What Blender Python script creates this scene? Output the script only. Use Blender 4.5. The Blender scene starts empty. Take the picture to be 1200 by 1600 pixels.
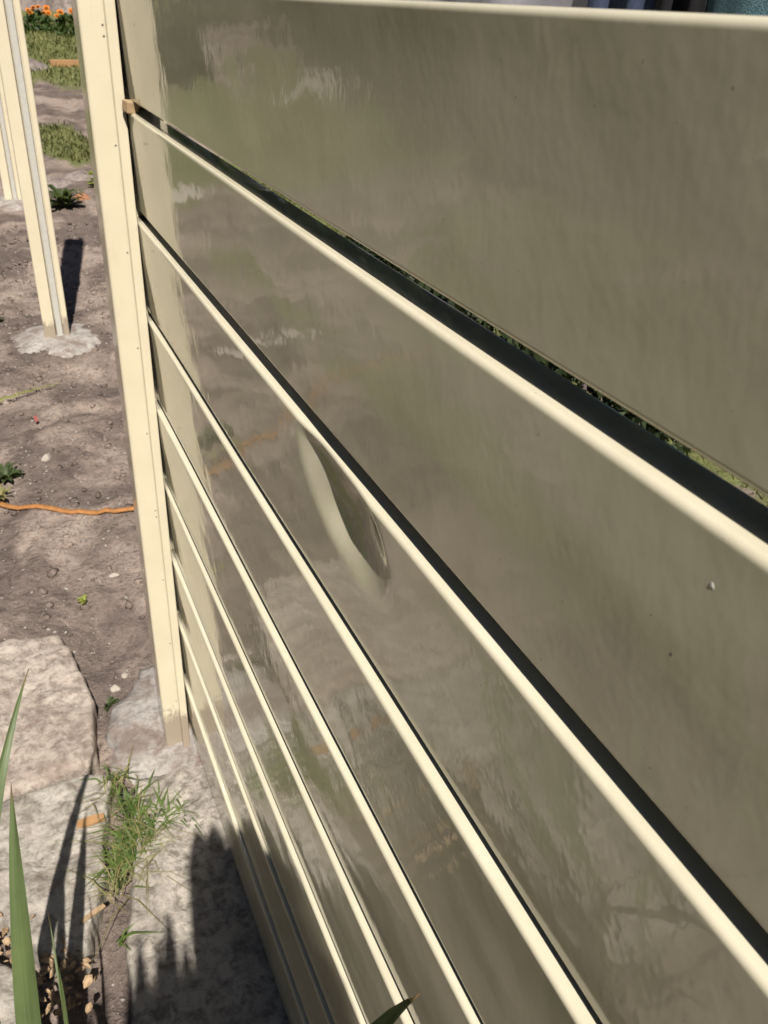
import bpy, bmesh, math, random
import numpy as np
from mathutils import Vector, Matrix

random.seed(7)
rng = np.random.default_rng(7)
R = math.radians
scene = bpy.context.scene
COL = scene.collection

# ------------------------------------------------------------------ camera
cam_d = bpy.data.cameras.new('camera')
cam = bpy.data.objects.new('camera', cam_d)
COL.objects.link(cam)
cam_d.sensor_fit = 'VERTICAL'
cam_d.sensor_height = 36.0
cam_d.lens = 36.0 * 1354.94 / 1600.0
cam_d.clip_start = 0.02
cam_d.clip_end = 2000
cr = Vector((0.9146559, -0.4022238, 0.0402560))
cu = Vector((0.1734855, 0.4805415, 0.8596410))
cf = Vector((0.3651127, 0.7792919, -0.5093102))
cam.matrix_world = Matrix(((cr.x, cu.x, -cf.x, -0.2120), (cr.y, cu.y, -cf.y, -1.3572),
                           (cr.z, cu.z, -cf.z, 1.3676), (0, 0, 0, 1)))
cam_d.dof.use_dof = True
cam_d.dof.focus_distance = 0.75
cam_d.dof.aperture_fstop = 22.0
scene.camera = cam

# ------------------------------------------------------------------ light
SUN_EL = R(51)
SUN_AZ = R(9.5)     # angle between the sun's path and the fence line
SDIR = Vector((math.sin(SUN_AZ) * math.cos(SUN_EL), math.cos(SUN_AZ) * math.cos(SUN_EL), -math.sin(SUN_EL)))   # travel direction
world = bpy.data.worlds.new('World')
scene.world = world
world.use_nodes = True
wn = world.node_tree
bg = wn.nodes['Background']
sky = wn.nodes.new('ShaderNodeTexSky')
sky.sky_type = 'NISHITA'
sky.sun_disc = False
sky.air_density = 0.7
sky.dust_density = 0.4
sky.sun_elevation = SUN_EL
sky.sun_rotation = math.atan2(-SDIR.x, -SDIR.y)
wn.links.new(sky.outputs[0], bg.inputs[0])
bg.inputs[1].default_value = 0.05
sun_d = bpy.data.lights.new('sun', 'SUN')
sun_d.energy = 5.0
sun_d.angle = R(0.53)
sun_d.color = (1.0, 0.95, 0.87)
sun = bpy.data.objects.new('sun', sun_d)
sun.rotation_euler = SDIR.to_track_quat('-Z', 'Y').to_euler()
sun.location = (-2, -8, 10)
COL.objects.link(sun)
vs = scene.view_settings
vs.view_transform = 'Standard'
vs.look = 'None'
vs.exposure = 0.2
vs.gamma = 1.0
vs.use_curve_mapping = False
scene.render.engine = 'CYCLES'
scene.cycles.use_denoising = True
scene.cycles.caustics_reflective = True
scene.cycles.blur_glossy = 0.35
scene.cycles.sample_clamp_indirect = 20.0
scene.cycles.max_bounces = 4
scene.cycles.diffuse_bounces = 1
scene.cycles.glossy_bounces = 3
scene.cycles.transmission_bounces = 2
scene.cycles.use_adaptive_sampling = True
scene.cycles.adaptive_threshold = 0.02

# ------------------------------------------------------------------ helpers
def link(o, parent=None, label=None, cat=None, group=None, kind=None):
    COL.objects.link(o)
    if parent is not None:
        o.parent = parent
    tag(o, label, cat, group, kind)
    return o

def tag(o, label=None, cat=None, group=None, kind=None):
    if label: o['label'] = label
    if cat: o['category'] = cat
    if group: o['group'] = group
    if kind: o['kind'] = kind
    return o

def empty(name, loc=(0, 0, 0), **k):
    o = bpy.data.objects.new(name, None)
    o.location = loc
    o.empty_display_size = 0.05
    return link(o, **k)

def mesh_obj(name, verts, faces, mat, parent=None, smooth=True, origin=None, **k):
    verts = np.asarray(verts, dtype=float).reshape(-1, 3)
    if origin is not None:
        verts = verts - np.asarray(origin, dtype=float)
    me = bpy.data.meshes.new(name)
    me.from_pydata(verts.tolist(), [], [list(map(int, f)) for f in faces])
    me.materials.append(mat)
    if smooth:
        me.polygons.foreach_set('use_smooth', [True] * len(me.polygons))
    me.update()
    o = bpy.data.objects.new(name, me)
    if origin is not None:
        o.location = origin
    return link(o, parent, **k)

def fast_mesh(name, verts, tris, mat, **k):
    """many triangles from numpy arrays"""
    me = bpy.data.meshes.new(name)
    nv, nt = len(verts), len(tris)
    me.vertices.add(nv)
    me.vertices.foreach_set('co', np.asarray(verts, np.float32).ravel())
    me.loops.add(nt * 3)
    me.loops.foreach_set('vertex_index', np.asarray(tris, np.int32).ravel())
    me.polygons.add(nt)
    me.polygons.foreach_set('loop_start', np.arange(nt, dtype=np.int32) * 3)
    me.polygons.foreach_set('loop_total', np.full(nt, 3, np.int32))
    me.materials.append(mat)
    me.update(calc_edges=True)
    me.validate()
    o = bpy.data.objects.new(name, me)
    return link(o, **k)

def _hash(ix, iy, s):
    h = (ix.astype(np.int64) * 374761393 + iy.astype(np.int64) * 668265263 + s * 974634777) & 0x7fffffff
    h = ((h ^ (h >> 13)) * 1274126177) & 0x7fffffff
    return ((h ^ (h >> 16)) & 0xffff) / 65535.0

def vnoise(x, y, s=0):
    x = np.asarray(x, float); y = np.asarray(y, float)
    ix, iy = np.floor(x), np.floor(y)
    fx, fy = x - ix, y - iy
    fx = fx * fx * (3 - 2 * fx); fy = fy * fy * (3 - 2 * fy)
    a = _hash(ix, iy, s); b = _hash(ix + 1, iy, s); c = _hash(ix, iy + 1, s); d = _hash(ix + 1, iy + 1, s)
    return (a * (1 - fx) + b * fx) * (1 - fy) + (c * (1 - fx) + d * fx) * fy

def fbm(x, y, s=0, o=4):
    v = 0; a = 0.5; f = 1.0
    for i in range(o):
        v = v + a * (vnoise(np.asarray(x) * f, np.asarray(y) * f, s + i * 17) - 0.5)
        a *= 0.5; f *= 2.03
    return v

def sstep(a, b, x):
    t = np.clip((np.asarray(x, float) - a) / (b - a), 0, 1)
    return t * t * (3 - 2 * t)

# ------------------------------------------------------------------ materials
def new_mat(name):
    m = bpy.data.materials.new(name)
    m.use_nodes = True
    nt = m.node_tree
    return m, nt, nt.nodes['Principled BSDF']

def N(nt, t, **k):
    n = nt.nodes.new(t)
    for a, b in k.items():
        if a.startswith('i_'):
            n.inputs[int(a[2:])].default_value = b
        else:
            setattr(n, a, b)
    return n

def noise_node(nt, scale, detail=4, rough=0.55, dist=0.0, vec=None):
    n = N(nt, 'ShaderNodeTexNoise')
    n.inputs['Scale'].default_value = scale
    n.inputs['Detail'].default_value = detail
    n.inputs['Roughness'].default_value = rough
    n.inputs['Distortion'].default_value = dist
    if vec is not None:
        nt.links.new(vec, n.inputs['Vector'])
    return n

def world_vec(nt, scale=(1, 1, 1)):
    g = N(nt, 'ShaderNodeNewGeometry')
    m = N(nt, 'ShaderNodeMapping')
    m.inputs['Scale'].default_value = scale
    nt.links.new(g.outputs['Position'], m.inputs['Vector'])
    return m.outputs[0]

def ramp(nt, fac, stops, interp='LINEAR'):
    r = N(nt, 'ShaderNodeValToRGB')
    r.color_ramp.interpolation = interp
    e = r.color_ramp.elements
    while len(e) < len(stops):
        e.new(0.5)
    for el, (p, c) in zip(e, stops):
        el.position = p
        el.color = (c[0], c[1], c[2], 1) if not isinstance(c, (int, float)) else (c, c, c, 1)
    nt.links.new(fac, r.inputs[0])
    return r.outputs[0]

def mix(nt, fac, a, b, mode='MIX'):
    m = N(nt, 'ShaderNodeMix', data_type='RGBA', blend_type=mode)
    for sock, v in ((m.inputs[0], fac), (m.inputs[6], a), (m.inputs[7], b)):
        if hasattr(v, 'is_output'):
            nt.links.new(v, sock)
        elif isinstance(v, (int, float)):
            sock.default_value = v
        else:
            sock.default_value = (v[0], v[1], v[2], 1)
    return m.outputs[2]

def bump(nt, height, strength, dist, normal=None):
    b = N(nt, 'ShaderNodeBump')
    b.inputs['Strength'].default_value = strength
    b.inputs['Distance'].default_value = dist
    nt.links.new(height, b.inputs['Height'])
    if normal is not None:
        nt.links.new(normal, b.inputs['Normal'])
    return b.outputs[0]

def bump_sum(nt, pairs):
    """one bump node over a weighted sum of height fields (weights in metres)"""
    acc = None
    for h, w in pairs:
        a = N(nt, 'ShaderNodeMath', operation='MULTIPLY_ADD')
        nt.links.new(h, a.inputs[0]); a.inputs[1].default_value = w
        if acc is None: a.inputs[2].default_value = 0.0
        else: nt.links.new(acc, a.inputs[2])
        acc = a.outputs[0]
    return bump(nt, acc, 1.0, 1.0)

def paint_material(name, base, rough, dirt):
    """glossy cream enamel on folded steel: faint orange peel, slow waves, a film of dust"""
    m, nt, p = new_mat(name)
    v = world_vec(nt)
    wave = noise_node(nt, 9.0, 1, 0.5, 0.0, world_vec(nt, (1, 0.55, 1.3)))
    fine = noise_node(nt, 210.0, 0, 0.5, 0.0, world_vec(nt, (1, 1.0, 0.7)))
    film = noise_node(nt, 7.0, 4, 0.6, 0.6, v)
    speck = noise_node(nt, 420.0, 0, 0.5, 0.0, v)
    filmf = ramp(nt, film.outputs[0], [(0.42, 0.0), (0.72, 1.0)])
    d = filmf
    c = mix(nt, ramp(nt, film.outputs[0], [(0.3, 0.0), (0.75, dirt)]), base,
            (base[0] * 0.76, base[1] * 0.77, base[2] * 0.72))
    spk = ramp(nt, speck.outputs[0], [(0.865, 0.0), (0.89, 0.55)])
    c = mix(nt, spk, c, (0.12, 0.10, 0.07))
    nt.links.new(c, p.inputs['Base Color'])
    rr = N(nt, 'ShaderNodeMapRange')
    nt.links.new(d, rr.inputs[0])
    rr.inputs[3].default_value = rough
    rr.inputs[4].default_value = rough + 0.05
    nt.links.new(rr.outputs[0], p.inputs['Roughness'])
    p.inputs['Specular IOR Level'].default_value = 0.5
    mid = noise_node(nt, 42.0, 1, 0.5, 0.0, world_vec(nt, (1, 0.8, 0.6)))
    b2 = bump_sum(nt, ((wave.outputs[0], 0.0021), (mid.outputs[0], 0.00030), (fine.outputs[0], 0.00005)))
    nt.links.new(b2, p.inputs['Normal'])
    return m

M = {}
CREAM = (0.79, 0.72, 0.55)
def foot_dirt(m):
    nt = m.node_tree; p = nt.nodes['Principled BSDF']
    src = p.inputs['Base Color'].links[0].from_socket
    g = N(nt, 'ShaderNodeNewGeometry'); sx = N(nt, 'ShaderNodeSeparateXYZ'); nt.links.new(g.outputs['Position'], sx.inputs[0])
    n = noise_node(nt, 55, 5, 0.7, 0.5, world_vec(nt, (1, 1, 0.4)))
    a = N(nt, 'ShaderNodeMath', operation='MULTIPLY_ADD'); nt.links.new(n.outputs[0], a.inputs[0]); a.inputs[1].default_value = -0.16
    nt.links.new(sx.outputs[2], a.inputs[2])
    f = ramp(nt, a.outputs[0], [(0.0, 0.7), (0.03, 0.0)])
    st = noise_node(nt, 16, 6, 0.7, 1.0, world_vec(nt, (1, 1, 0.12)))
    c = mix(nt, ramp(nt, st.outputs[0], [(0.60, 0.0), (0.78, 0.35)]), src, (0.50, 0.42, 0.28))
    nt.links.new(mix(nt, f, c, (0.24, 0.18, 0.14)), p.inputs['Base Color'])
M['slat'] = paint_material('cream_enamel', CREAM, 0.045, 0.6)
M['post'] = paint_material('cream_post_enamel', (0.80, 0.71, 0.525), 0.12, 0.35)

foot_dirt(M['post'])

def simple(name, col, rough=0.6, var=0.25, scale=40, bmp=0.3, bd=0.004, col2=None, metallic=0.0):
    m, nt, p = new_mat(name)
    v = world_vec(nt)
    n = noise_node(nt, scale, 6, 0.6, 0.2, v)
    c2 = col2 or tuple(x * (1 - var) for x in col)
    c = mix(nt, ramp(nt, n.outputs[0], [(0.3, 0.0), (0.7, 1.0)]), col, c2)
    nt.links.new(c, p.inputs['Base Color'])
    p.inputs['Roughness'].default_value = rough
    p.inputs['Metallic'].default_value = metallic
    if bmp:
        nt.links.new(bump(nt, n.outputs[0], bmp, bd), p.inputs['Normal'])
    return m

# bare soil with worn grass further off
def ground_material():
    m, nt, p = new_mat('soil')
    v = world_vec(nt)
    big = noise_node(nt, 2.1, 4, 0.62, 0.6, v)
    mid = noise_node(nt, 9.0, 4, 0.65, 0.3, v)
    fin = noise_node(nt, 70.0, 3, 0.7, 0.0, v)
    grit = noise_node(nt, 260.0, 1, 0.6, 0.0, v)
    soil = mix(nt, ramp(nt, mid.outputs[0], [(0.3, 0.0), (0.68, 1.0)]), (0.115, 0.089, 0.078), (0.235, 0.182, 0.156))
    soil = mix(nt, ramp(nt, big.outputs[0], [(0.47, 0.0), (0.60, 0.8)]), soil, (0.46, 0.365, 0.305))
    soil = mix(nt, ramp(nt, fin.outputs[0], [(0.33, 0.6), (0.52, 0.0)]), soil, (0.085, 0.068, 0.058))
    soil = mix(nt, ramp(nt, grit.outputs[0], [(0.66, 0.0), (0.74, 0.6)]), soil, (0.42, 0.38, 0.33))
    at = N(nt, 'ShaderNodeAttribute', attribute_name='green')
    turf = mix(nt, fin.outputs[0], (0.08, 0.10, 0.035), (0.24, 0.24, 0.10))
    gm = N(nt, 'ShaderNodeMath', operation='ADD')
    nt.links.new(at.outputs['Fac'], gm.inputs[0])
    fm = N(nt, 'ShaderNodeMath', operation='MULTIPLY_ADD')
    nt.links.new(mid.outputs[0], fm.inputs[0]); fm.inputs[1].default_value = 0.9; fm.inputs[2].default_value = -0.45
    nt.links.new(fm.outputs[0], gm.inputs[1])
    gmask = ramp(nt, gm.outputs[0], [(0.35, 0.0), (0.6, 1.0)])
    c = mix(nt, gmask, soil, turf)
    nt.links.new(c, p.inputs['Base Color'])
    p.inputs['Roughness'].default_value = 0.95
    p.inputs['Specular IOR Level'].default_value = 0.15
    b3 = bump_sum(nt, ((mid.outputs[0], 0.016), (fin.outputs[0], 0.0075), (grit.outputs[0], 0.0014)))
    nt.links.new(b3, p.inputs['Normal'])
    return m
M['soil'] = ground_material()

def stone_material(name, a, b, c3, scale=1.0):
    m, nt, p = new_mat(name)
    v = world_vec(nt)
    big = noise_node(nt, 7 * scale, 6, 0.6, 0.5, v)
    fin = noise_node(nt, 45 * scale, 7, 0.7, 0.3, v)
    grit = noise_node(nt, 180 * scale, 4, 0.7, 0.0, v)
    c = mix(nt, ramp(nt, big.outputs[0], [(0.35, 0.0), (0.65, 1.0)]), a, b)
    c = mix(nt, ramp(nt, fin.outputs[0], [(0.36, 0.8), (0.56, 0.0)]), c, c3)
    c = mix(nt, ramp(nt, grit.outputs[0], [(0.6, 0.0), (0.72, 0.5)]), c, (0.62, 0.57, 0.50))
    nt.links.new(c, p.inputs['Base Color'])
    p.inputs['Roughness'].default_value = 0.85
    p.inputs['Specular IOR Level'].default_value = 0.3
    b3 = bump_sum(nt, ((big.outputs[0], 0.006), (fin.outputs[0], 0.0055), (grit.outputs[0], 0.0012)))
    nt.links.new(b3, p.inputs['Normal'])
    return m
M['stone_pale'] = stone_material('pale_sandstone', (0.62, 0.54, 0.46), (0.46, 0.38, 0.32), (0.19, 0.145, 0.12))
M['stone_grey'] = stone_material('grey_sandstone', (0.58, 0.53, 0.46), (0.42, 0.375, 0.325), (0.17, 0.145, 0.12))
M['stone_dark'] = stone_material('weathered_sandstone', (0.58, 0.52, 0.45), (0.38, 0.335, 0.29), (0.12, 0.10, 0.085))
M['concrete'] = stone_material('rough_concrete', (0.55, 0.51, 0.47), (0.40, 0.36, 0.33), (0.24, 0.21, 0.19))
def dusty(m, soilc, lo, hi, scale):
    nt = m.node_tree; p = nt.nodes['Principled BSDF']
    src = p.inputs['Base Color'].links[0].from_socket
    n = noise_node(nt, scale, 6, 0.65, 0.6, world_vec(nt))
    nt.links.new(mix(nt, ramp(nt, n.outputs[0], [(lo, 0.0), (hi, 0.9)]), src, soilc), p.inputs['Base Color'])
dusty(M['concrete'], (0.24, 0.18, 0.15), 0.46, 0.62, 14)
dusty(M['stone_pale'], (0.27, 0.20, 0.165), 0.55, 0.70, 9)
dusty(M['stone_grey'], (0.27, 0.22, 0.18), 0.56, 0.72, 11)
M['rock'] = stone_material('garden_rock', (0.36, 0.30, 0.27), (0.24, 0.19, 0.18), (0.12, 0.10, 0.09), 0.4)
M['pebble'] = simple('pebble', (0.50, 0.45, 0.40), 0.8, 0.55, 25, 0.3, 0.002)
M['white_stone'] = simple('white_stone', (0.52, 0.46, 0.39), 0.85, 0.4, 60, 0.4, 0.003)
M['brick'] = simple('brick_shard', (0.42, 0.19, 0.10), 0.9, 0.35, 60, 0.5, 0.004)
M['timber'] = simple('raw_timber', (0.52, 0.36, 0.21), 0.75, 0.35, 90, 0.4, 0.002)
M['timber_orange'] = simple('orange_timber', (0.52, 0.29, 0.13), 0.75, 0.35, 70, 0.4, 0.002)
M['cord'] = simple('orange_cord', (0.52, 0.23, 0.07), 0.7, 0.45, 60, 0.4, 0.001)
M['rivet'] = simple('rivet_steel', (0.35, 0.30, 0.22), 0.4, 0.4, 300, 0.0)
M['groove'] = simple('galvanised_groove', (0.62, 0.60, 0.54), 0.4, 0.15, 60, 0.1, 0.001)
M['litter'] = simple('dry_leaf_litter', (0.52, 0.37, 0.22), 0.8, 0.6, 90, 0.2, 0.002, (0.22, 0.13, 0.075))
M['red_leaf'] = simple('red_leaf', (0.45, 0.14, 0.11), 0.7, 0.3, 60, 0.2, 0.001)
M['white'] = simple('white_droppings', (0.80, 0.79, 0.74), 0.7, 0.15, 200, 0.2, 0.001)
M['orange_petal'] = simple('orange_petal', (0.85, 0.28, 0.03), 0.6, 0.3, 60, 0.0)
M['bark'] = simple('grey_bark', (0.20, 0.16, 0.15), 0.95, 0.5, 9, 0.9, 0.05)
M['wire'] = simple('wire', (0.35, 0.35, 0.36), 0.4, 0.2, 60, 0.0, metallic=0.8)
M['white_cloth'] = simple('white_cloth', (0.78, 0.76, 0.82), 0.9, 0.08, 30, 0.2, 0.004)
M['blue_cloth'] = simple('blue_denim', (0.10, 0.13, 0.22), 0.9, 0.35, 120, 0.3, 0.002)
M['black_cloth'] = simple('black_cloth', (0.012, 0.012, 0.014), 0.9, 0.3, 80, 0.3, 0.002)
M['teal_cloth'] = simple('teal_towel', (0.045, 0.13, 0.16), 0.95, 0.0, 330, 0.7, 0.003, (0.20, 0.33, 0.36))

def foliage(name, a, b, scale=30, trans=0.3, rough=0.55):
    m, nt, p = new_mat(name)
    v = world_vec(nt)
    n = noise_node(nt, scale, 4, 0.6, 0.0, v)
    c = mix(nt, ramp(nt, n.outputs[0], [(0.3, 0.0), (0.7, 1.0)]), a, b)
    nt.links.new(c, p.inputs['Base Color'])
    p.inputs['Roughness'].default_value = rough
    p.inputs['Specular IOR Level'].default_value = 0.35
    tr = N(nt, 'ShaderNodeBsdfTranslucent')
    nt.links.new(mix(nt, 0.5, c, (0.35, 0.42, 0.06), 'MIX'), tr.inputs[0])
    ms = N(nt, 'ShaderNodeMixShader')
    ms.inputs[0].default_value = trans
    nt.links.new(p.outputs[0], ms.inputs[1]); nt.links.new(tr.outputs[0], ms.inputs[2])
    nt.links.new(ms.outputs[0], nt.nodes['Material Output'].inputs[0])
    return m, nt, p, c
M['grass'] = foliage('grass_blade', (0.06, 0.12, 0.025), (0.19, 0.25, 0.07), 45)[0]
M['dry_grass'] = foliage('dry_grass_blade', (0.36, 0.30, 0.14), (0.24, 0.24, 0.09), 60)[0]
M['lawn'] = foliage('lawn_blade', (0.09, 0.12, 0.035), (0.30, 0.29, 0.12), 6)[0]
M['marigold_leaf'] = foliage('marigold_leaf', (0.035, 0.07, 0.02), (0.09, 0.14, 0.04), 20)[0]
M['weed'] = foliage('weed_leaf', (0.04, 0.065, 0.028), (0.115, 0.145, 0.055), 60)[0]
M['sprig'] = foliage('yellow_green_sprig', (0.25, 0.30, 0.06), (0.38, 0.38, 0.10), 60)[0]

def strap_material():
    m, nt, p, c = foliage('strap_leaf', (0.075, 0.115, 0.045), (0.12, 0.165, 0.06), 18, 0.18, 0.38)
    uv = N(nt, 'ShaderNodeUVMap', uv_map='uv')
    mp = N(nt, 'ShaderNodeMapping'); mp.inputs['Scale'].default_value = (1.0, 0.04, 1)
    nt.links.new(uv.outputs[0], mp.inputs[0])
    st = noise_node(nt, 22, 3, 0.6, 0.0, mp.outputs[0])
    cc = mix(nt, ramp(nt, st.outputs[0], [(0.35, 0.0), (0.65, 0.55)]), c, (0.18, 0.22, 0.10))
    sx = N(nt, 'ShaderNodeSeparateXYZ'); nt.links.new(uv.outputs[0], sx.inputs[0])
    tip = ramp(nt, sx.outputs[1], [(0.94, 0.0), (1.0, 0.85)])
    cc = mix(nt, tip, cc, (0.22, 0.10, 0.05))
    nt.links.new(cc, p.inputs['Base Color'])
    nt.links.new(bump(nt, st.outputs[0], 0.35, 0.0012), p.inputs['Normal'])
    return m
M['strap'] = strap_material()

# ------------------------------------------------------------------ ground
def slope(y):
    y = np.asarray(y, float)
    k = 0.75
    z = 0.13 * k * np.log1p(np.exp(np.clip((y - 4.5) / k, -30, 30)))
    lim = 0.13 * 12.0
    return np.where(z > lim, lim + (z - lim) * 0.12, z)

def ground_h(x, y):
    x = np.asarray(x, float); y = np.asarray(y, float)
    z = slope(y)
    near = 1 - sstep(6, 16, np.hypot(x, y))
    z = z + near * (0.06 * fbm(x * 2.2, y * 2.2, 3, 3) + 0.050 * fbm(x * 9, y * 9, 5, 5) + 0.012 * fbm(x * 55, y * 55, 6, 3))
    z = z + (1 - near) * 0.5 * fbm(x * 0.12, y * 0.12, 9, 3)
    # bed under the stone slabs lies lower
    bed = (1 - sstep(0.30, 0.62, y)) * sstep(-1.6, -1.0, x) * (1 - sstep(0.25, 0.6, x)) * sstep(-2.6, -2.0, y)
    z = z - 0.055 * bed
    post = np.exp(-((x) ** 2 + (np.mod(y + 1.3, 2.6) - 1.3) ** 2) / 0.05)
    return z * (1 - 0.6 * post * (np.abs(y) < 9))

def green_mask(x, y):
    x = np.asarray(x, float); y = np.asarray(y, float)
    patch = fbm(x * 0.9, y * 0.55, 21, 4)
    g = sstep(-0.09, 0.05, patch) * sstep(4.9, 5.5, y) * (1 - 0.9 * sstep(7.2, 7.6, y) * (1 - sstep(8.3, 8.6, y)))
    g = np.maximum(g, 0.95 * sstep(10.0, 10.1, y + 0.15 * fbm(x * 2, y * 0, 8)) * (1 - sstep(11.0, 11.4, y)))
    g = np.maximum(g, 0.95 * sstep(0.7, 1.4, x) * sstep(-0.15, 0.05, fbm(x * 1.3, y * 1.3, 31, 3)) * (1 - sstep(5, 7, y)))
    left = sstep(0.6, 1.2, -x) * sstep(-0.02, 0.06, fbm(x * 1.5, y * 0.9, 41, 4)) * (1 - sstep(8, 9, y))
    g = np.maximum(g, left)
    far = sstep(14, 22, np.hypot(x, y))
    return np.maximum(g, far * 0.9)

def graded(lo, hi, fine_lo, fine_hi, step, growth=1.13):
    a = list(np.arange(fine_lo, fine_hi + step / 2, step))
    s = step; v = a[-1]
    while v < hi:
        s *= growth; v += s; a.append(v)
    s = step; v = fine_lo; b = []
    while v > lo:
        s *= growth; v -= s; b.append(v)
    return np.array(b[::-1] + a)

gx = graded(-420, 420, -0.55, 0.75, 0.016)
gy = graded(-420, 420, -0.8, 3.2, 0.018)
GX, GY = np.meshgrid(gx, gy)
GZ = ground_h(GX, GY)
nx, ny = len(gx), len(gy)
gv = np.stack([GX.ravel(), GY.ravel(), GZ.ravel()], 1)
ii = (np.arange(ny - 1)[:, None] * nx + np.arange(nx - 1)[None, :]).ravel()
gt = np.concatenate([np.stack([ii, ii + 1, ii + nx + 1], 1), np.stack([ii, ii + nx + 1, ii + nx], 1)])
ground = fast_mesh('ground', gv, gt, M['soil'], kind='structure')
ground['label'] = 'bare brown soil with patchy grass rising towards the garden'
att = ground.data.attributes.new('green', 'FLOAT', 'POINT')
att.data.foreach_set('value', green_mask(GX, GY).ravel().astype(np.float32))
ground.data.polygons.foreach_set('use_smooth', [True] * len(ground.data.polygons))

# ------------------------------------------------------------------ fence
PITCH = 0.15
SH = 0.1345          # slat height
ST = 0.0285           # slat thickness
SR = 0.0037          # corner radius

def slat_profile(seg=10, nface=10, SH=SH):
    """closed loop (x,z), z=0 at the top, x=0 the visible face"""
    p = []
    def arc(cx, cz, a0, a1):
        for i in range(seg + 1):
            a = R(a0 + (a1 - a0) * i / seg)
            p.append((cx + SR * math.cos(a), cz + SR * math.sin(a)))
    arc(SR, -SR, 180, 174); del p[1:]; arc(SR, -SR, 170, 90)
    arc(ST - SR * 0.7, -SR, 90, 0)
    p[-1] = (ST, -SR)
    arc(ST - SR, -SH + SR, 0, -90)
    arc(SR, -SH + SR, -90, -180)
    p.append((0.0, -SH + SR + 0.0004))
    for i in range(1, nface):                       # the visible face, bottom to top
        p.append((0.0, -SH + SR + (SH - 2 * SR) * i / nface))
    p.append((0.0, -SR - 0.0004))
    return p

def dent(y, z):
    """depth pushed in by a blow; z below the slat top"""
    dy, dz = y + 0.828, z + 0.021
    ax = (-0.968, -0.25)
    u = (dy * ax[0] + dz * ax[1]) / 0.102
    v = (-dy * ax[1] + dz * ax[0]) / 0.048          # v > 0 below the axis
    v = v / np.where(v > 0, 1.25, 0.75)
    r2 = np.abs(u) ** 2.4 + np.abs(v) ** 2.2
    g = np.clip(1 - r2, 0, 1) ** 1.7
    crease = 1 + 0.16 * np.sin(u * 7 + v * 2.5)
    return 0.0108 * g * crease * (0.45 + 0.55 * sstep(0.002, 0.014, -z))

# each slat sits a little differently in the channel: lean of its face, crown across its height
HEIGHTS = [0.1345, 0.1368] + [0.1432] * 7
TILTS = [(0.037, -0.0007), (0.031, 0.0005), (0.047, 0.0006), (0.041, -0.0005), (0.043, 0.0007), (0.035, 0.0005), (0.039, 0.0007), (0.033, -0.0004), (0.035, 0.0005)]
def build_slat(ztop, parent, dented=False, tilt=0.0):
    SH = HEIGHTS.pop(0)
    prof = slat_profile(10, 34 if dented else 10, SH)
    ys = list(np.linspace(0.03, -2.60, 60))
    if dented:
        ys = list(np.linspace(0.03, -0.66, 18)) + list(np.linspace(-0.664, -1.04, 105)) + list(np.linspace(-1.07, -2.6, 30))
    n = len(prof)
    V = []
    ph = rng.uniform(0, 6.28, 4)
    lean_, crown = TILTS.pop(0)
    for y in ys:
        bow = 0.0005 * math.sin(y * 3.1 + ph[0]) + 0.0003 * math.sin(y * 8.3 + ph[1])
        dz = 0.0006 * math.sin(y * 2.3 + ph[2]) + tilt * (y / -2.5)
        for (x, z) in prof:
            zz_ = (z + SH / 2) / (SH / 2)
            px = x + bow + 0.0003 * math.sin(z * 40 + y * 5 + ph[3]) - lean_ * (z + SH / 2) - crown * (1 - zz_ * zz_)
            if dented and x < ST * 0.8:
                d = float(dent(y, z))
                wgt = 1 - max(0.0, x) / ST * 0.9
                px += d * wgt
                dz2 = -0.25 * d * max(0.0, 1 + z / 0.02) if z > -0.02 else 0.0
            else:
                dz2 = 0.0
            V.append((px, y, ztop + z + dz + dz2))
    F = []
    for i in range(len(ys) - 1):
        for j in range(n):
            a = i * n + j; b = i * n + (j + 1) % n
            F.append((a, b, b + n, a + n))
    F.append(list(range(n))[::-1])
    F.append([(len(ys) - 1) * n + j for j in range(n)])
    o = mesh_obj('slat', V, F, M['slat'], parent, True, origin=(ST / 2, -1.28, ztop - SH / 2))
    return o

def post_profile():
    """plan outline of a post: box with a channel open towards each neighbour"""
    x0, x1, y0, y1 = -0.051, 0.055, 0.0, 0.095
    g0, g1, gd = -0.0035, 0.0335, 0.030
    r = 0.005
    pts = []
    def corner(cx, cy, a0):
        for i in range(5):
            a = R(a0 + 90 * i / 4)
            pts.append((cx + r * math.cos(a), cy + r * math.sin(a)))
    e = 0.0015
    def notch(seq): pts.extend(seq)
    corner(x0 + r, y0 + r, 180)
    notch([(g0 - e, y0), (g0, y0 + e), (g0, y0 + gd), (g1, y0 + gd), (g1, y0 + e), (g1 + e, y0)])
    corner(x1 - r, y0 + r, 270)
    corner(x1 - r, y1 - r, 0)
    notch([(g1 + e, y1), (g1, y1 - e), (g1, y1 - gd), (g0, y1 - gd), (g0, y1 - e), (g0 - e, y1)])
    corner(x0 + 0.0035 + r, y1 - r, 90)          # the folded side draws in a little towards the back
    return pts

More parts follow.
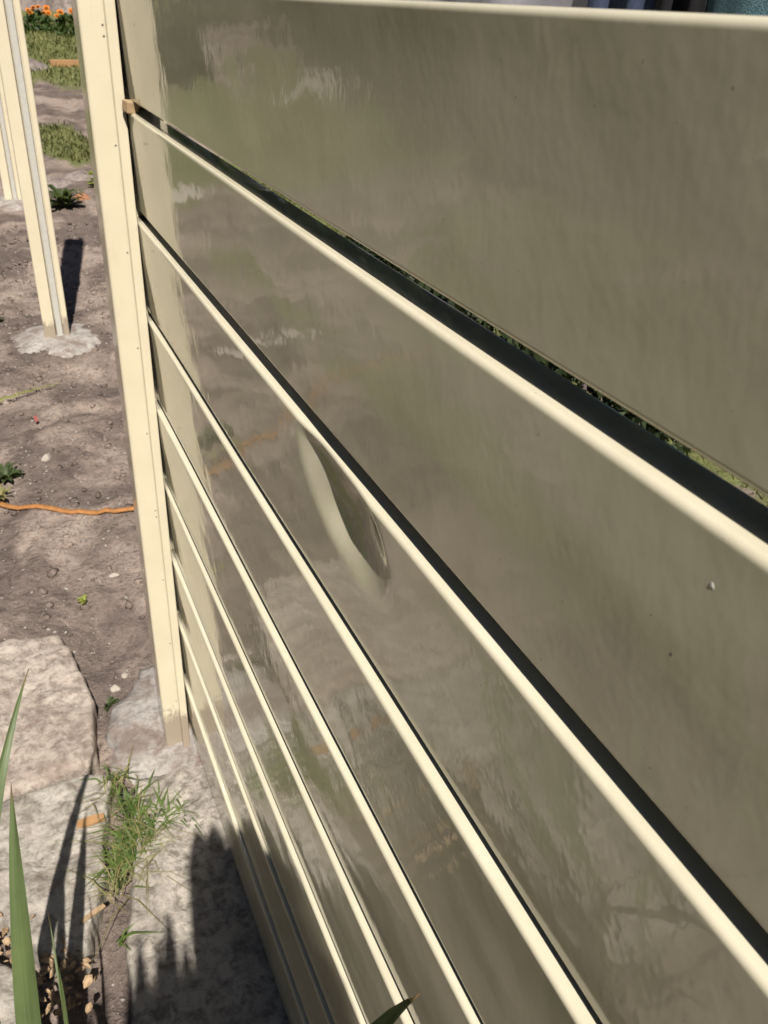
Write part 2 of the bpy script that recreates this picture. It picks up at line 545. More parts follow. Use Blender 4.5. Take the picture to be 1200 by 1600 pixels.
def build_post(y, zb, zt, parent, name='post', lean=(0, 0)):
    pr = post_profile()
    n = len(pr)
    V = []; F = []
    zs = [zb - 0.25, zb + 0.02, (zb + zt) / 2, zt]
    for k, z in enumerate(zs):
        for (px, py) in pr:
            V.append((px + lean[0] * (z - zb), y + py + lean[1] * (z - zb), z))
    for k in range(len(zs) - 1):
        for j in range(n):
            a = k * n + j; b = k * n + (j + 1) % n
            F.append((a, b, b + n, a + n))
    F.append([(len(zs) - 1) * n + j for j in range(n)])
    o = mesh_obj(name, V, F, M['post'], parent, False, origin=(0, y + 0.05, zb))
    # galvanised lining strip in the channel that faces the camera
    def strip(xa, xb, ya, yb, nm, mat):
        v = [(xx + lean[0] * (z - zb), yy + lean[1] * (z - zb), z) for z in (zb - 0.02, zt - 0.004) for (xx, yy) in ((xa, ya), (xb, ya), (xb, yb), (xa, yb))]
        f = [(0, 1, 5, 4), (1, 2, 6, 5), (2, 3, 7, 6), (3, 0, 4, 7), (4, 5, 6, 7), (3, 2, 1, 0)]
        return v, f
    v, f = strip(0.0035, 0.0265, y + 0.008, y + 0.0295, 'channel_lining', M['groove'])
    return o, v, f

def radial_mass(name, cx, cy, rx, ry, h, mat, seed, z0, rings=14, seg=64, rough=0.12, rn=0.25, parent=None, **k):
    """low irregular mound: footings, clods"""
    V = [(cx, cy, z0 + h)]; F = []
    for i in range(1, rings + 1):
        t = i / rings
        for j in range(seg):
            a = 2 * math.pi * j / seg
            rr = 1 + rn * (2 * float(fbm(math.cos(a) * 1.6 + seed, math.sin(a) * 1.6, seed, 4)) + 1.2 * float(fbm(math.cos(a) * 7 + seed, math.sin(a) * 7, seed + 1, 3)))
            x = cx + rx * t * rr * math.cos(a); y = cy + ry * t * rr * math.sin(a)
            z = z0 + h * (1 - t ** 3.5) + h * rough * 4 * float(fbm(x * 22, y * 22, seed + 3, 4)) * (1 - t ** 4) - (0.05 if i == rings else 0)
            V.append((x, y, z))
    for j in range(seg):
        F.append((0, 1 + j, 1 + (j + 1) % seg))
    for i in range(rings - 1):
        for j in range(seg):
            a = 1 + i * seg + j; b = 1 + i * seg + (j + 1) % seg
            F.append((a, a + seg, b + seg, b))
    return mesh_obj(name, V, F, mat, parent, True, origin=(cx, cy, z0), **k)

POST_H = 2.05
fence = empty('slat_fence', (0, 0, 0), label='cream horizontal slat fence with glossy slats and a grooved end post', cat='fence')
p1, lv, lf = build_post(0.0, 0.0, POST_H, fence)
# retaining strip beside the slat ends
def box_mesh(name, x0, x1, y0, y1, z0, z1, mat, parent=None, bev=0.0015, **k):
    bm = bmesh.new()
    bmesh.ops.create_cube(bm, size=1.0)
    for v in bm.verts:
        v.co = Vector(((v.co.x) * (x1 - x0), v.co.y * (y1 - y0), v.co.z * (z1 - z0)))
    if bev:
        bmesh.ops.bevel(bm, geom=bm.edges[:], offset=bev, segments=2, affect='EDGES', profile=0.6)
    me = bpy.data.meshes.new(name)
    bm.to_mesh(me); bm.free()
    me.materials.append(mat)
    o = bpy.data.objects.new(name, me)
    o.location = ((x0 + x1) / 2, (y0 + y1) / 2, (z0 + z1) / 2)
    return link(o, parent, **k)
box_mesh('retaining_strip', -0.0185, -0.0045, -0.0165, -0.0005, -0.05, POST_H - 0.01, M['post'], fence, 0.0022)
tops = [1.3672] + [1.2186 - PITCH * k for k in range(8)]
SLATS = []
for k, zt in enumerate(tops):
    s = build_slat(zt, fence, dented=(k == 2))
    SLATS.append(s)
    if k == 2:
        s['label'] = 'slat with a dent in its upper edge'
# rivets on the post beside each slat
def disc_mesh(r, h):
    V = [(0, -h, 0)]; F = []
    for i, (rr, hh) in enumerate(((0.6, 0.9), (1.0, 0.4), (1.0, -0.3))):
        for j in range(12):
            a = 2 * math.pi * j / 12
            V.append((r * rr * math.cos(a), -h * hh, r * rr * math.sin(a)))
    for j in range(12):
        F.append((0, 1 + (j + 1) % 12, 1 + j))
    for i in range(2):
        for j in range(12):
            a = 1 + i * 12 + j; b = 1 + i * 12 + (j + 1) % 12
            F.append((a, b, b + 12, a + 12))
    me = bpy.data.meshes.new('rivet')
    me.from_pydata(V, [], F); me.materials.append(M['rivet'])
    return me
riv = disc_mesh(0.0016, 0.0010)
for k, zt in enumerate(tops):
    o = bpy.data.objects.new('rivet', riv)
    o.location = (-0.0215, 0.0002, zt - 0.045)
    link(o, fence)
    if k in (0, 5):
        o2 = bpy.data.objects.new('rivet', riv)
        o2.location = (-0.0213, 0.0002, zt - 0.058); link(o2, fence)
# near post of this panel, behind the viewer
build_post(-2.695, 0.0, POST_H, fence)
radial_mass('footing', 0.02, 0.07, 0.17, 0.24, 0.022, M['concrete'], 11, -0.012, parent=fence, rn=0.4)
radial_mass('footing', 0.0, -2.64, 0.2, 0.2, 0.03, M['concrete'], 12, -0.03, parent=fence)

# free standing posts further on
for k, (y, z, lab, lean) in enumerate(((2.575, 0.004, 'nearer of the two bare cream posts standing without slats', (0, 0)),
                                       (5.18, 0.085, 'farther bare cream post half hidden at left edge', (0.002, 0)))):
    t = empty('fence_post', (0, y, z), label=lab, cat='post', group='bare fence posts')
    p, lv, lf = build_post(y, z, z + POST_H, None)
    p.parent = t; p.location = (0, 0.05, 0)
    p.name = 'post_shaft'
    lin = mesh_obj('channel_lining', lv, lf, M['groove'], None, False, origin=(0.015, y, z))
    lin.parent = t; lin.location = (0.015, 0, 0)
    f = radial_mass('footing', 0, 0, 0.21, 0.25, 0.03, M['concrete'], 13 + k, -0.006, rn=0.18)
    f.parent = t
    f.location = (0.0, 0.03, -0.006)

# timber packer wedged in the first gap
tk = box_mesh('timber_packer', -0.009, 0.010, -0.038, -0.020, 1.2187, 1.2340, M['timber'], None, 0.002,
         label='small raw timber packer wedged in the top gap beside the post', cat='packer')
tk.rotation_euler = (0.1, 0.08, 0.25)

# ------------------------------------------------------------------ stone slabs
def slab(name, outline, ztop, mat, seed, rough, label, thick=0.07):
    pts = np.array(outline, float)
    c = pts.mean(0)
    # resample outline
    out = []
    n = len(pts)
    for i in range(n):
        a, b = pts[i], pts[(i + 1) % n]
        m = max(2, int(np.hypot(*(b - a)) / 0.008))
        for k in range(m):
            out.append(a + (b - a) * k / m)
    out = np.array(out)
    for _ in range(1):
        out = 0.5 * out + 0.25 * (np.roll(out, 1, 0) + np.roll(out, -1, 0))
    d = out - c
    L = np.hypot(d[:, 0], d[:, 1])
    jag = 0.010 * fbm(out[:, 0] * 35, out[:, 1] * 35, seed, 3) + 0.016 * fbm(out[:, 0] * 12, out[:, 1] * 12, seed + 5, 3)
    out = out + d / L[:, None] * jag[:, None] * 1.6
    m = len(out)
    rings = 46
    V = [(c[0], c[1], ztop)]
    F = []
    ts = list((np.arange(1, rings + 1) / rings) ** 0.8)
    for t in ts:
        P = c + (out - c) * t
        edge = (1 - t) * L.mean()
        z = ztop + rough * (0.040 * fbm(P[:, 0] * 7, P[:, 1] * 7, seed + 2, 3) + 0.030 * fbm(P[:, 0] * 30, P[:, 1] * 30, seed + 8, 4)) \
            - 0.008 * np.exp(-edge / 0.006)
        V += np.column_stack([P, z]).tolist()
    P = c + (out - c) * 1.01
    V += np.column_stack([P + 0.004 * fbm(P[:, 0] * 60, P[:, 1] * 60, seed)[:, None], np.full(m, ztop - 0.022)]).tolist()
    V += np.column_stack([P * 1.0, np.full(m, ztop - thick)]).tolist()
    for j in range(m):
        F.append((0, 1 + j, 1 + (j + 1) % m))
    for i in range(len(ts) + 1):
        for j in range(m):
            a = 1 + i * m + j; b = 1 + i * m + (j + 1) % m
            F.append((a, a + m, b + m, b))
    return mesh_obj(name, V, F, mat, None, True, origin=(c[0], c[1], ztop - thick), label=label, cat='stone slab', group='stone slabs along the fence')

slab('stone_slab', [(-0.56, 0.52), (-0.36, 0.49), (-0.215, 0.465), (-0.185, 0.33), (-0.170, 0.16), (-0.19, 0.035), (-0.23, 0.015), (-0.37, -0.005), (-0.60, 0.0)],
     0.010, M['stone_pale'], 51, 0.40, 'pale pinkish rough stone slab at left below the soil')
slab('stone_slab', [(-0.62, -0.025), (-0.37, -0.030), (-0.21, -0.005), (-0.165, -0.03), (-0.20, -0.16), (-0.235, -0.30), (-0.275, -0.405), (-0.33, -0.375), (-0.39, -0.29), (-0.62, -0.27)],
     0.006, M['stone_grey'], 52, 0.45, 'grey stone slab with an orange wood chip lying on it')
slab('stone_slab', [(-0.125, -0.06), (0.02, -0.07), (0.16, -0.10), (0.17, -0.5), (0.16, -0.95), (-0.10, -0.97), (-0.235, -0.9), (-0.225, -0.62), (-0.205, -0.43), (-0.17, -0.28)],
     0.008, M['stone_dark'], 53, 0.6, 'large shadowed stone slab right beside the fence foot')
slab('stone_slab', [(-0.68, -0.305), (-0.42, -0.315), (-0.355, -0.41), (-0.34, -0.52), (-0.36, -0.75), (-0.70, -0.75)],
     0.004, M['stone_grey'], 54, 0.55, 'grey stone slab at bottom left behind the strap leaves')

# ------------------------------------------------------------------ pebbles, clods (one mass) and single stones
ico_v, ico_f = None, None
bm = bmesh.new(); bmesh.ops.create_icosphere(bm, subdivisions=1, radius=1.0)
ico_v = np.array([v.co[:] for v in bm.verts]); ico_f = np.array([[v.index for v in f.verts] for f in bm.faces]); bm.free()
bm = bmesh.new(); bmesh.ops.create_icosphere(bm, subdivisions=3, radius=1.0)
ico3_v = np.array([v.co[:] for v in bm.verts]); ico3_f = np.array([[v.index for v in f.verts] for f in bm.faces]); bm.free()

def scatter(name, pts, rads, mat, label, flat=0.6, **k):
    VV, FF = [], []
    off = 0
    for (x, y), r in zip(pts, rads):
        v = ico_v * (1 + rng.uniform(-0.3, 0.3, (len(ico_v), 1)))
        a = rng.uniform(0, 6.28); c, s = math.cos(a), math.sin(a)
        v = v * np.array([r * rng.uniform(0.7, 1.4), r * rng.uniform(0.6, 1.1), r * flat])
        v = np.column_stack([v[:, 0] * c - v[:, 1] * s + x, v[:, 0] * s + v[:, 1] * c + y, v[:, 2] + float(ground_h(x, y)) + r * 0.15])
        VV.append(v); FF.append(ico_f + off); off += len(v)
    return fast_mesh(name, np.concatenate(VV), np.concatenate(FF), mat, kind='stuff', label=label)

n = 2600
px = rng.normal(-0.05, 0.38, n); py = rng.uniform(-0.75, 4.6, n)
rad = 0.0016 + 0.0035 * rng.random(n) ** 3 + np.clip(py, 0, 5) * 0.0006
scatter('gravel', zip(px, py), rad, M['pebble'], 'scattered pale grit and pebbles on the soil')
n = 2600
px = rng.normal(-0.05, 0.45, n); py = rng.uniform(0.45, 4.6, n)
rad = 0.003 + 0.013 * rng.random(n) ** 4 + np.clip(py, 0, 5) * 0.0008
scatter('soil_clods', zip(px, py), rad, M['soil'], 'small crumbs and clods of brown soil')

def rock(name, x, y, rx, ry, rz, mat, seed, label, cat='stone', group=None, z=None, rot=0.0, lump=0.5):
    v = ico3_v.copy()
    nn = 1 + lump * 1.6 * fbm(v[:, 0] * 1.3 + seed, v[:, 1] * 1.3 + v[:, 2] * 1.1, seed, 4)
    for (ca, sa, cz, lim) in ((0.8, 0.4, 0.44, 0.62), (-0.5, 0.7, 0.5, 0.66), (0.1, -0.8, 0.59, 0.6), (-0.75, -0.3, 0.59, 0.7)):
        dd = (v[:, 0] * ca + v[:, 1] * sa + v[:, 2] * cz) * nn
        nn = np.where(dd > lim, nn * (lim + (dd - lim) * 0.25) / np.maximum(dd, 1e-6), nn)
    v = v * nn[:, None]
    c, s = math.cos(rot), math.sin(rot)
    v = v * np.array([rx, ry, rz])
    v = np.column_stack([v[:, 0] * c - v[:, 1] * s, v[:, 0] * s + v[:, 1] * c, v[:, 2]])
    zz = float(ground_h(x, y)) if z is None else z
    return mesh_obj(name, v, ico3_f, mat, None, True, label=label, cat=cat, group=group), (x, y, zz)

def put(a):
    a[0].location = a[1]
    return a[0]
put(rock('stone', -0.155, 1.42, 0.017, 0.028, 0.014, M['white_stone'], 3, 'elongated white stone lying on the bare soil', rot=-0.5))
put(rock('stone', -0.052, 0.70, 0.020, 0.012, 0.010, M['white_stone'], 5, 'pale stone on the soil close to the fence post'))
put(rock('stone', -0.118, 0.285, 0.013, 0.012, 0.009, M['white_stone'], 7, 'round white pebble beside the crack of the pale slab'))
put(rock('stone', -0.090, 0.315, 0.010, 0.009, 0.007, M['white_stone'], 8, 'whitish pebble between pale slab and fence post'))
put(rock('stone', -0.105, 0.90, 0.012, 0.010, 0.012, M['rock'], 9, 'brown pebble below the orange cord'))
put(rock('brick_shard', 0.43, 5.05, 0.06, 0.045, 0.035, M['brick'], 31, 'orange brick shard beside the weed past the bare post', 'brick'))
for i, (x, y, r, lab) in enumerate(((0.30, 5.45, 0.13, 'flat grey rock on the soil beyond the nearer bare post'),
                                    (0.50, 5.55, 0.12, 'light grey rock beside the yellowish weed'),
                                    (0.40, 9.35, 0.26, 'pinkish boulder at the edge of the far grass'))):
    put(rock('garden_rock', x, y, r * 1.2, r, r * 0.4, M['rock'], 40 + i, lab, 'rock', 'rocks in the garden', lump=0.7))
for i, (x, y, r, lab) in enumerate(((-1.0, 4.9, 0.16, 'pale rock on the soil left of the posts, mirrored near the post'),
                                    (-0.86, 2.2, 0.10, 'pale flat rock left of the cord, mirrored in the third slat'),
                                    (-0.62, 2.12, 0.07, 'smaller pale flat rock beside the flat rock'),
                                    (-2.8, 7.2, 0.30, 'long pale rock far left, mirrored in the top slat'),
                                    (-2.2, 9.2, 0.22, 'pale rock at the far left of the yard'))):
    put(rock('pale_rock', x, y, r * 1.5, r * 0.7, r * 0.35, M['white_stone'], 80 + i, lab, 'rock', 'pale rocks in the left yard', lump=0.7))
for i, (x, y, rx, rz, lab) in enumerate(((0.75, 12.9, 0.42, 0.75, 'tall grey boulder behind the marigolds, left one'),
                                         (1.45, 12.8, 0.40, 0.60, 'tall grey boulder behind the marigolds, middle one'),
                                         (2.35, 13.1, 0.50, 0.62, 'pale grey boulder behind the marigolds, right one'),
                                         (-0.2, 13.0, 0.5, 0.6, 'grey boulder behind the marigolds, hidden by the bare posts'))):
    put(rock('boulder', x, y, rx, 0.4, rz, M['rock'], 60 + i, lab, 'boulder', 'boulders behind the marigolds', lump=0.6))

# ------------------------------------------------------------------ grass
def blades(name, xy, h, w, mat, label, lean=0.5, kind='stuff', zf=ground_h, segs=2, cat=None, zoff=-0.002, **k):
    xy = np.asarray(xy, float); n = len(xy)
    h = np.broadcast_to(h, n) * rng.uniform(0.55, 1.25, n)
    a = rng.uniform(0, 2 * np.pi, n); b = a + np.pi / 2 + rng.normal(0, 0.4, n)
    ln = h * lean * rng.uniform(0.2, 1.6, n)
    z0 = zf(xy[:, 0], xy[:, 1]) + zoff
    w = np.broadcast_to(w, n) * rng.uniform(0.6, 1.3, n)
    base = np.column_stack([xy, z0])
    side = np.column_stack([np.cos(b), np.sin(b), np.zeros(n)]) * w[:, None] * 0.5
    out = np.column_stack([np.cos(a), np.sin(a), np.zeros(n)])
    mid = base + out * (ln * 0.32)[:, None] + np.array([0, 0, 1.0]) * (h * 0.62)[:, None]
    tip = base + out * ln[:, None] + np.array([0, 0, 1.0]) * (h * (1 - 0.25 * lean))[:, None]
    V = np.stack([base - side, base + side, mid - side * 0.85, mid + side * 0.85, tip], 1).reshape(-1, 3)
    o = np.arange(n)[:, None] * 5
    T = np.concatenate([o + np.array([[0, 1, 3]]), o + np.array([[0, 3, 2]]), o + np.array([[2, 3, 4]])])
    ob = fast_mesh(name, V, T, mat, kind=kind, label=label, cat=cat, **k)
    return ob

# tuft growing in the joint between the slabs
def tuft_pts(spec):
    out = []
    for (x, y, s, n) in spec:
        out.append(np.column_stack([rng.normal(x, s, n), rng.normal(y, s, n)]))
    return np.concatenate(out)
flat = lambda x, y: np.full(np.shape(x), -0.004)
spec = [(-0.165, -0.05, 0.018, 60), (-0.150, -0.12, 0.016, 130), (-0.105, -0.175, 0.022, 230), (-0.150, -0.20, 0.018, 240),
        (-0.180, -0.25, 0.014, 150), (-0.195, -0.29, 0.010, 40), (-0.065, -0.18, 0.014, 50), (-0.215, -0.40, 0.008, 10)]
blades('grass_tuft', tuft_pts(spec)[::3], 0.034, 0.0042, M['grass'], 'green grass tuft growing in the joint between stone slabs', lean=1.5, zf=flat)
spec2 = [(-0.155, -0.08, 0.02, 60), (-0.125, -0.20, 0.025, 80), (-0.16, -0.26, 0.02, 90), (-0.195, -0.31, 0.012, 40)]
blades('dry_grass', tuft_pts(spec2)[::2], 0.045, 0.0022, M['dry_grass'], 'dry straw coloured blades among the green grass tuft', lean=2.2, zf=flat)

# patchy turf of the yard
def masked(n, x0, x1, y0, y1, thr=0.5):
    x = rng.uniform(x0, x1, n); y = rng.uniform(y0, y1, n)
    m = green_mask(x, y) + 0.9 * fbm(x * 4, y * 4, 77, 3) > thr + rng.uniform(-0.15, 0.15, n)
    return np.column_stack([x[m], y[m]])
P = np.concatenate([masked(26000, -0.6, 2.2, 3.4, 7.5), masked(16000, -0.6, 3.2, 7.5, 12)])
blades('grass', P, 0.035 + 0.002 * P[:, 1], 0.006 + 0.0006 * P[:, 1], M['lawn'], 'patchy grass growing on the far soil', lean=0.8)
P = np.concatenate([masked(14000, 0.5, 3.0, -1.5, 3.4), masked(16000, -4.5, -0.8, -1.0, 6.0)])
blades('yard_grass', P, 0.04, 0.006, M['lawn'], 'yard grass glimpsed through the top gap of the fence', lean=0.8)

SH_STEMS = []
# ------------------------------------------------------------------ marigold bed
def leaf_ball(n, r, hz):
    d = rng.normal(0, 1, (n, 3)); d /= np.linalg.norm(d, axis=1)[:, None]
    rr = rng.uniform(0.45, 1.0, n) ** 0.6
    c = d * rr[:, None] * np.array([r, r, hz])
    c[:, 2] = np.abs(c[:, 2])
    s = 0.03 * rng.uniform(0.6, 1.4, n)
    u = rng.normal(0, 1, (n, 3)); u /= np.linalg.norm(u, axis=1)[:, None]
    w = np.cross(u, rng.normal(0, 1, (n, 3))); w /= np.linalg.norm(w, axis=1)[:, None]
    V = np.stack([c - u * s[:, None], c + w * s[:, None] * 0.45, c + u * s[:, None], c - w * s[:, None] * 0.45], 1).reshape(-1, 3)
    o = np.arange(n)[:, None] * 4
    T = np.concatenate([o + np.array([[0, 1, 2]]), o + np.array([[0, 2, 3]])])
    return V, T
def flower_mesh():
    V, F = [], []
    for ring, (r, z, tilt, npet) in enumerate(((0.045, 0.0, 0.008, 11), (0.032, 0.012, 0.012, 9), (0.018, 0.02, 0.012, 7))):
        for j in range(npet):
            a = 2 * math.pi * (j + 0.5 * ring) / npet; da = math.pi / npet * 1.1
            b = len(V)
            V += [(0, 0, z), (r * 0.7 * math.cos(a - da), r * 0.7 * math.sin(a - da), z + tilt),
                  (r * math.cos(a), r * math.sin(a), z + tilt * 0.6), (r * 0.7 * math.cos(a + da), r * 0.7 * math.sin(a + da), z + tilt)]
            F.append((b, b + 1, b + 2, b + 3))
    me = bpy.data.meshes.new('flower'); me.from_pydata(V, [], F); me.materials.append(M['orange_petal'])
    return me
fm = flower_mesh()
mx = [0.50, 0.82, 1.14, 1.46, 1.78, 0.2]
for i, x in enumerate(mx):
    y = 11.2 + 0.10 * math.sin(i * 2.1)
    z = float(ground_h(x, y))
    t = empty('marigold_plant', (x, y, z), label='dark green marigold plant with orange flowers in the far bed', cat='flower', group='marigolds in the far bed')
    V, T = leaf_ball(420, 0.19, 0.24)
    f = fast_mesh('foliage', V, T, M['marigold_leaf'], parent=t)
    for k in range(rng.integers(5, 9)):
        o = bpy.data.objects.new('flower', fm)
        a = rng.uniform(0, 6.28); r = rng.uniform(0, 0.17)
        o.location = (r * math.cos(a), r * math.sin(a) - 0.05, 0.22 + rng.uniform(-0.05, 0.05))
        o.rotation_euler = (rng.uniform(0.2, 0.9), rng.uniform(-0.3, 0.3), 0)
        s = rng.uniform(0.6, 1.1); o.scale = (s, s, s)
        link(o, t)
tb = box_mesh('timber_offcut', 0.72, 1.10, 9.4, 9.47, float(ground_h(0.9, 9.43)) - 0.01, float(ground_h(0.9, 9.43)) + 0.06, M['timber_orange'], None, 0.006,
         label='orange timber offcut lying beside the pinkish boulder', cat='timber')
tb.rotation_euler = (0, 0, 0.1)

# ------------------------------------------------------------------ hedges added round the yard to cut sky light (seen mirrored in the slats)
M['skyscreen'] = foliage('skyscreen_leaf', (0.03, 0.055, 0.015), (0.10, 0.13, 0.04), 2.0, 0.2)[0]
def skyscreen(x0, y0, x1, y1, h, w, n, label):
    L = math.hypot(x1 - x0, y1 - y0)
    t = rng.uniform(0, 1, n)
    top = h * (0.82 + 0.5 * (vnoise(t * L * 0.6, t * 0, 91) - 0.3))
    z = top * rng.uniform(0, 1, n) ** 0.8
    off = rng.uniform(-1, 1, n) * w * (0.75 + 0.5 * vnoise(t * L * 0.9, z * 1.2, 95))
    dx, dy = (x1 - x0) / L, (y1 - y0) / L
    c = np.column_stack([x0 + dx * L * t - dy * off, y0 + dy * L * t + dx * off, z])
    c[:, 2] += ground_h(c[:, 0], c[:, 1])
    s_ = 0.19 * rng.uniform(0.5, 1.4, n)
    u = rng.normal(0, 1, (n, 3)); u /= np.linalg.norm(u, axis=1)[:, None]
    v = np.cross(u, rng.normal(0, 1, (n, 3))); v /= np.linalg.norm(v, axis=1)[:, None]
    V = np.stack([c - u * s_[:, None], c + v * s_[:, None] * 0.6, c + u * s_[:, None], c - v * s_[:, None] * 0.6], 1).reshape(-1, 3)
    o = np.arange(n)[:, None] * 4
    T = np.concatenate([o + np.array([[0, 1, 2]]), o + np.array([[0, 2, 3]])])
    e = empty('skyscreen', ((x0 + x1) / 2, (y0 + y1) / 2, 0), label=label, cat='skyscreen')
    f = fast_mesh('foliage', V - np.array(e.location), T, M['skyscreen'], parent=e)
    return e
skyscreen(-4.6, -8, -4.4, 17, 5.6, 0.7, 15000, 'tall dark hedge of leaves, added at left to cut sky light')
skyscreen(4.8, -8, 5.0, 17, 5.6, 0.7, 15000, 'tall dark hedge of leaves, added beyond the washing line to cut sky light')
skyscreen(-4.5, -7.0, 5, -7.2, 4.6, 0.6, 7000, 'dark hedge of leaves, added behind the viewer to cut sky light')
skyscreen(-7, 17, 8, 17.5, 3.6, 0.8, 8000, 'dark hedge of leaves, added behind the boulders to cut sky light')

M['shrub'] = foliage('shaded_shrub_leaf', (0.012, 0.022, 0.010), (0.05, 0.07, 0.025), 14, 0.1)[0]  # leaf colour darkened to stand for shade
for i, (x, y, r, lab) in enumerate(((1.55, 2.45, 0.40, 'dark low shrub behind the fence, farthest of the three seen through the gap'),
                                    (1.58, 1.66, 0.42, 'dark low shrub behind the fence, middle one of the three'),
                                    (1.55, 0.86, 0.40, 'dark low shrub behind the fence, nearest of the three'),
                                    (-2.6, 10.3, 0.6, 'dark low shrub far left of the posts, mirrored in the top slat'),
                                    (-1.75, 8.0, 0.35, 'small dark shrub left of the posts, mirrored beside the post'))):
    t = empty('shrub', (x, y, float(ground_h(x, y))), label=lab, cat='shrub', group='dark low shrubs')
    V, T = leaf_ball(2600, r, 0.55)
    fast_mesh('foliage', V, T, M['shrub'], parent=t)
    tube_pts = [(0, 0, -0.02), (0.01, 0.0, 0.15), (0.0, 0.01, 0.3)]
    SH_STEMS.append((t, tube_pts))

# ------------------------------------------------------------------ weeds
def weed(name, x, y, n, r, h, mat, label, leafw=0.012):
    V, F = [], []
    for i in range(n):
        a = rng.uniform(0, 6.28); L = r * rng.uniform(0.6, 1.2); hh = h * rng.uniform(0.3, 1.1)
        w = leafw * rng.uniform(0.7, 1.3)
        ca, sa = math.cos(a), math.sin(a)
        b = len(V)
        for t, ww, z in ((0.05, 0.25, 0.15), (0.4, 0.9, 0.75), (0.75, 0.8, 1.0), (1.0, 0.05, 0.85)):
            cx, cy = ca * L * t, sa * L * t
            V += [(cx - sa * w * ww, cy + ca * w * ww, hh * z + 0.003), (cx, cy, hh * z), (cx + sa * w * ww, cy - ca * w * ww, hh * z + 0.003)]
        for k in range(3):
            q = b + k * 3
            F += [(q, q + 1, q + 4, q + 3), (q + 1, q + 2, q + 5, q + 4)]
    o = mesh_obj(name, V, F, mat, None, True, label=label, cat='weed')
    o.location = (x, y, float(ground_h(x, y)))
    return o
weed('weed', -0.285, 1.33, 30, 0.055, 0.04, M['weed'], 'dark green weed at left edge above the orange cord', 0.008)
weed('weed', -0.31, 1.20, 12, 0.05, 0.035, M['dry_grass'], 'straggly pale weed touching the orange cord', 0.006)
weed('weed', 0.30, 4.9, 60, 0.15, 0.12, M['weed'], 'dark leafy weed beside the orange brick shard', 0.017)
weed('weed', 0.60, 5.3, 24, 0.12, 0.10, M['sprig'], 'yellowish weed at the edge of the slat fence post', 0.022)
weed('weed', -0.140, 0.605, 8, 0.020, 0.012, M['sprig'], 'tiny green seedling alone on the bare soil', 0.005)
weed('weed', -0.145, 0.235, 9, 0.026, 0.02, M['weed'], 'small seedling in the crack beside the pale slab', 0.005)
weed('weed', -0.25, 2.9, 16, 0.05, 0.03, M['weed'], 'small weed left of the nearer bare post', 0.01)
# trailing sprig
def sprig():
    V, F = [], []
    p0, p1 = np.array([-0.31, 1.90]), np.array([-0.062, 2.045])
    d = (p1 - p0); L = np.hypot(*d); d /= L; nrm = np.array([-d[1], d[0]])
    for i in range(26):
        t = i / 25
        c = p0 + d * L * t + nrm * 0.012 * math.sin(t * 5)
        z = float(ground_h(*c)) + 0.012 + 0.012 * math.sin(t * 3.1)
        for sd in (-1, 1):
            s = 0.016 * (1 - 0.55 * t) * rng.uniform(0.7, 1.2)
            tip = c + nrm * sd * s + d * s * 0.9
            m1 = c + nrm * sd * s * 0.75 + d * s * 0.1; m2 = c + nrm * sd * s * 0.25 + d * s * 0.75
            b = len(V)
            V += [(*c, z), (*m1, z + 0.004), (*tip, z + 0.002), (*m2, z + 0.004)]
            F.append((b, b + 1, b + 2, b + 3))
    return mesh_obj('trailing_weed', V, F, M['sprig'], None, False, label='yellow green trailing weed runner on soil before the nearer bare post', cat='weed')
sprig()

# ------------------------------------------------------------------ cord, chips, litter
def tube(name, pts, r, mat, seg=8, flat=1.0, parent=None, **k):
    pts = np.asarray(pts, float); n = len(pts)
    V, F = [], []
    for i in range(n):
        t = pts[min(i + 1, n - 1)] - pts[max(i - 1, 0)]; t /= np.linalg.norm(t)
        s = np.cross(t, [0, 0, 1.0]); s /= np.linalg.norm(s); u = np.cross(s, t)
        rr = r[i] if hasattr(r, '__len__') else r
        for j in range(seg):
            a = 2 * math.pi * j / seg
            V.append(pts[i] + s * rr * math.cos(a) + u * rr * flat * math.sin(a))
    for i in range(n - 1):
        for j in range(seg):
            a = i * seg + j; b = i * seg + (j + 1) % seg
            F.append((a, b, b + seg, a + seg))
    F.append(list(range(seg))[::-1]); F.append([(n - 1) * seg + j for j in range(seg)])
    return mesh_obj(name, V, F, mat, parent, True, **k)
for t_, p_ in SH_STEMS:
    tube('stem', p_, 0.012, M['bark'], 8, parent=t_)
ck = [(-1.5, 1.95), (-0.87, 1.62), (-0.52, 1.30), (-0.313, 1.172), (-0.12, 1.058), (0.034, 0.985), (0.3, 0.93), (0.62, 1.0)]
cp = []
for i in range(90):
    x = -1.5 + 2.12 * i / 89
    y = float(np.interp(x, [c[0] for c in ck], [c[1] for c in ck])) + 0.003 * math.sin(x * 17)
    cp.append((x, y, float(ground_h(x, y)) + 0.008 + 0.004 * math.sin(x * 13)))
tube('orange_cord', cp, 0.0105, M['cord'], flat=0.55, label='flat orange cord lying across the bare soil', cat='cord')
def chip(name, x, y, z, L, w, h, rz, mat, label, cat):
    V = []
    for (a, b) in ((-0.5, -0.42), (-0.1, -0.5), (0.5, -0.35), (0.47, 0.4), (0.05, 0.5), (-0.46, 0.35)):
        for zz in (0, 1):
            V.append((a * L, b * w, zz * h * (1 + 0.2 * a)))
    F = [[0, 2, 4, 6, 8, 10][::-1], [1, 3, 5, 7, 9, 11]] + [(2 * i, 2 * ((i + 1) % 6), 2 * ((i + 1) % 6) + 1, 2 * i + 1) for i in range(6)]
    o = mesh_obj(name, V, F, mat, None, False, label=label, cat=cat)
    o.location = (x, y, z); o.rotation_euler = (0.05, -0.04, rz)
    return o
chip('wood_chip', -0.222, -0.137, 0.006, 0.052, 0.020, 0.005, -0.05, M['timber_orange'], 'flat orange wood chip on the grey slab beside the grass tuft', 'wood chip')
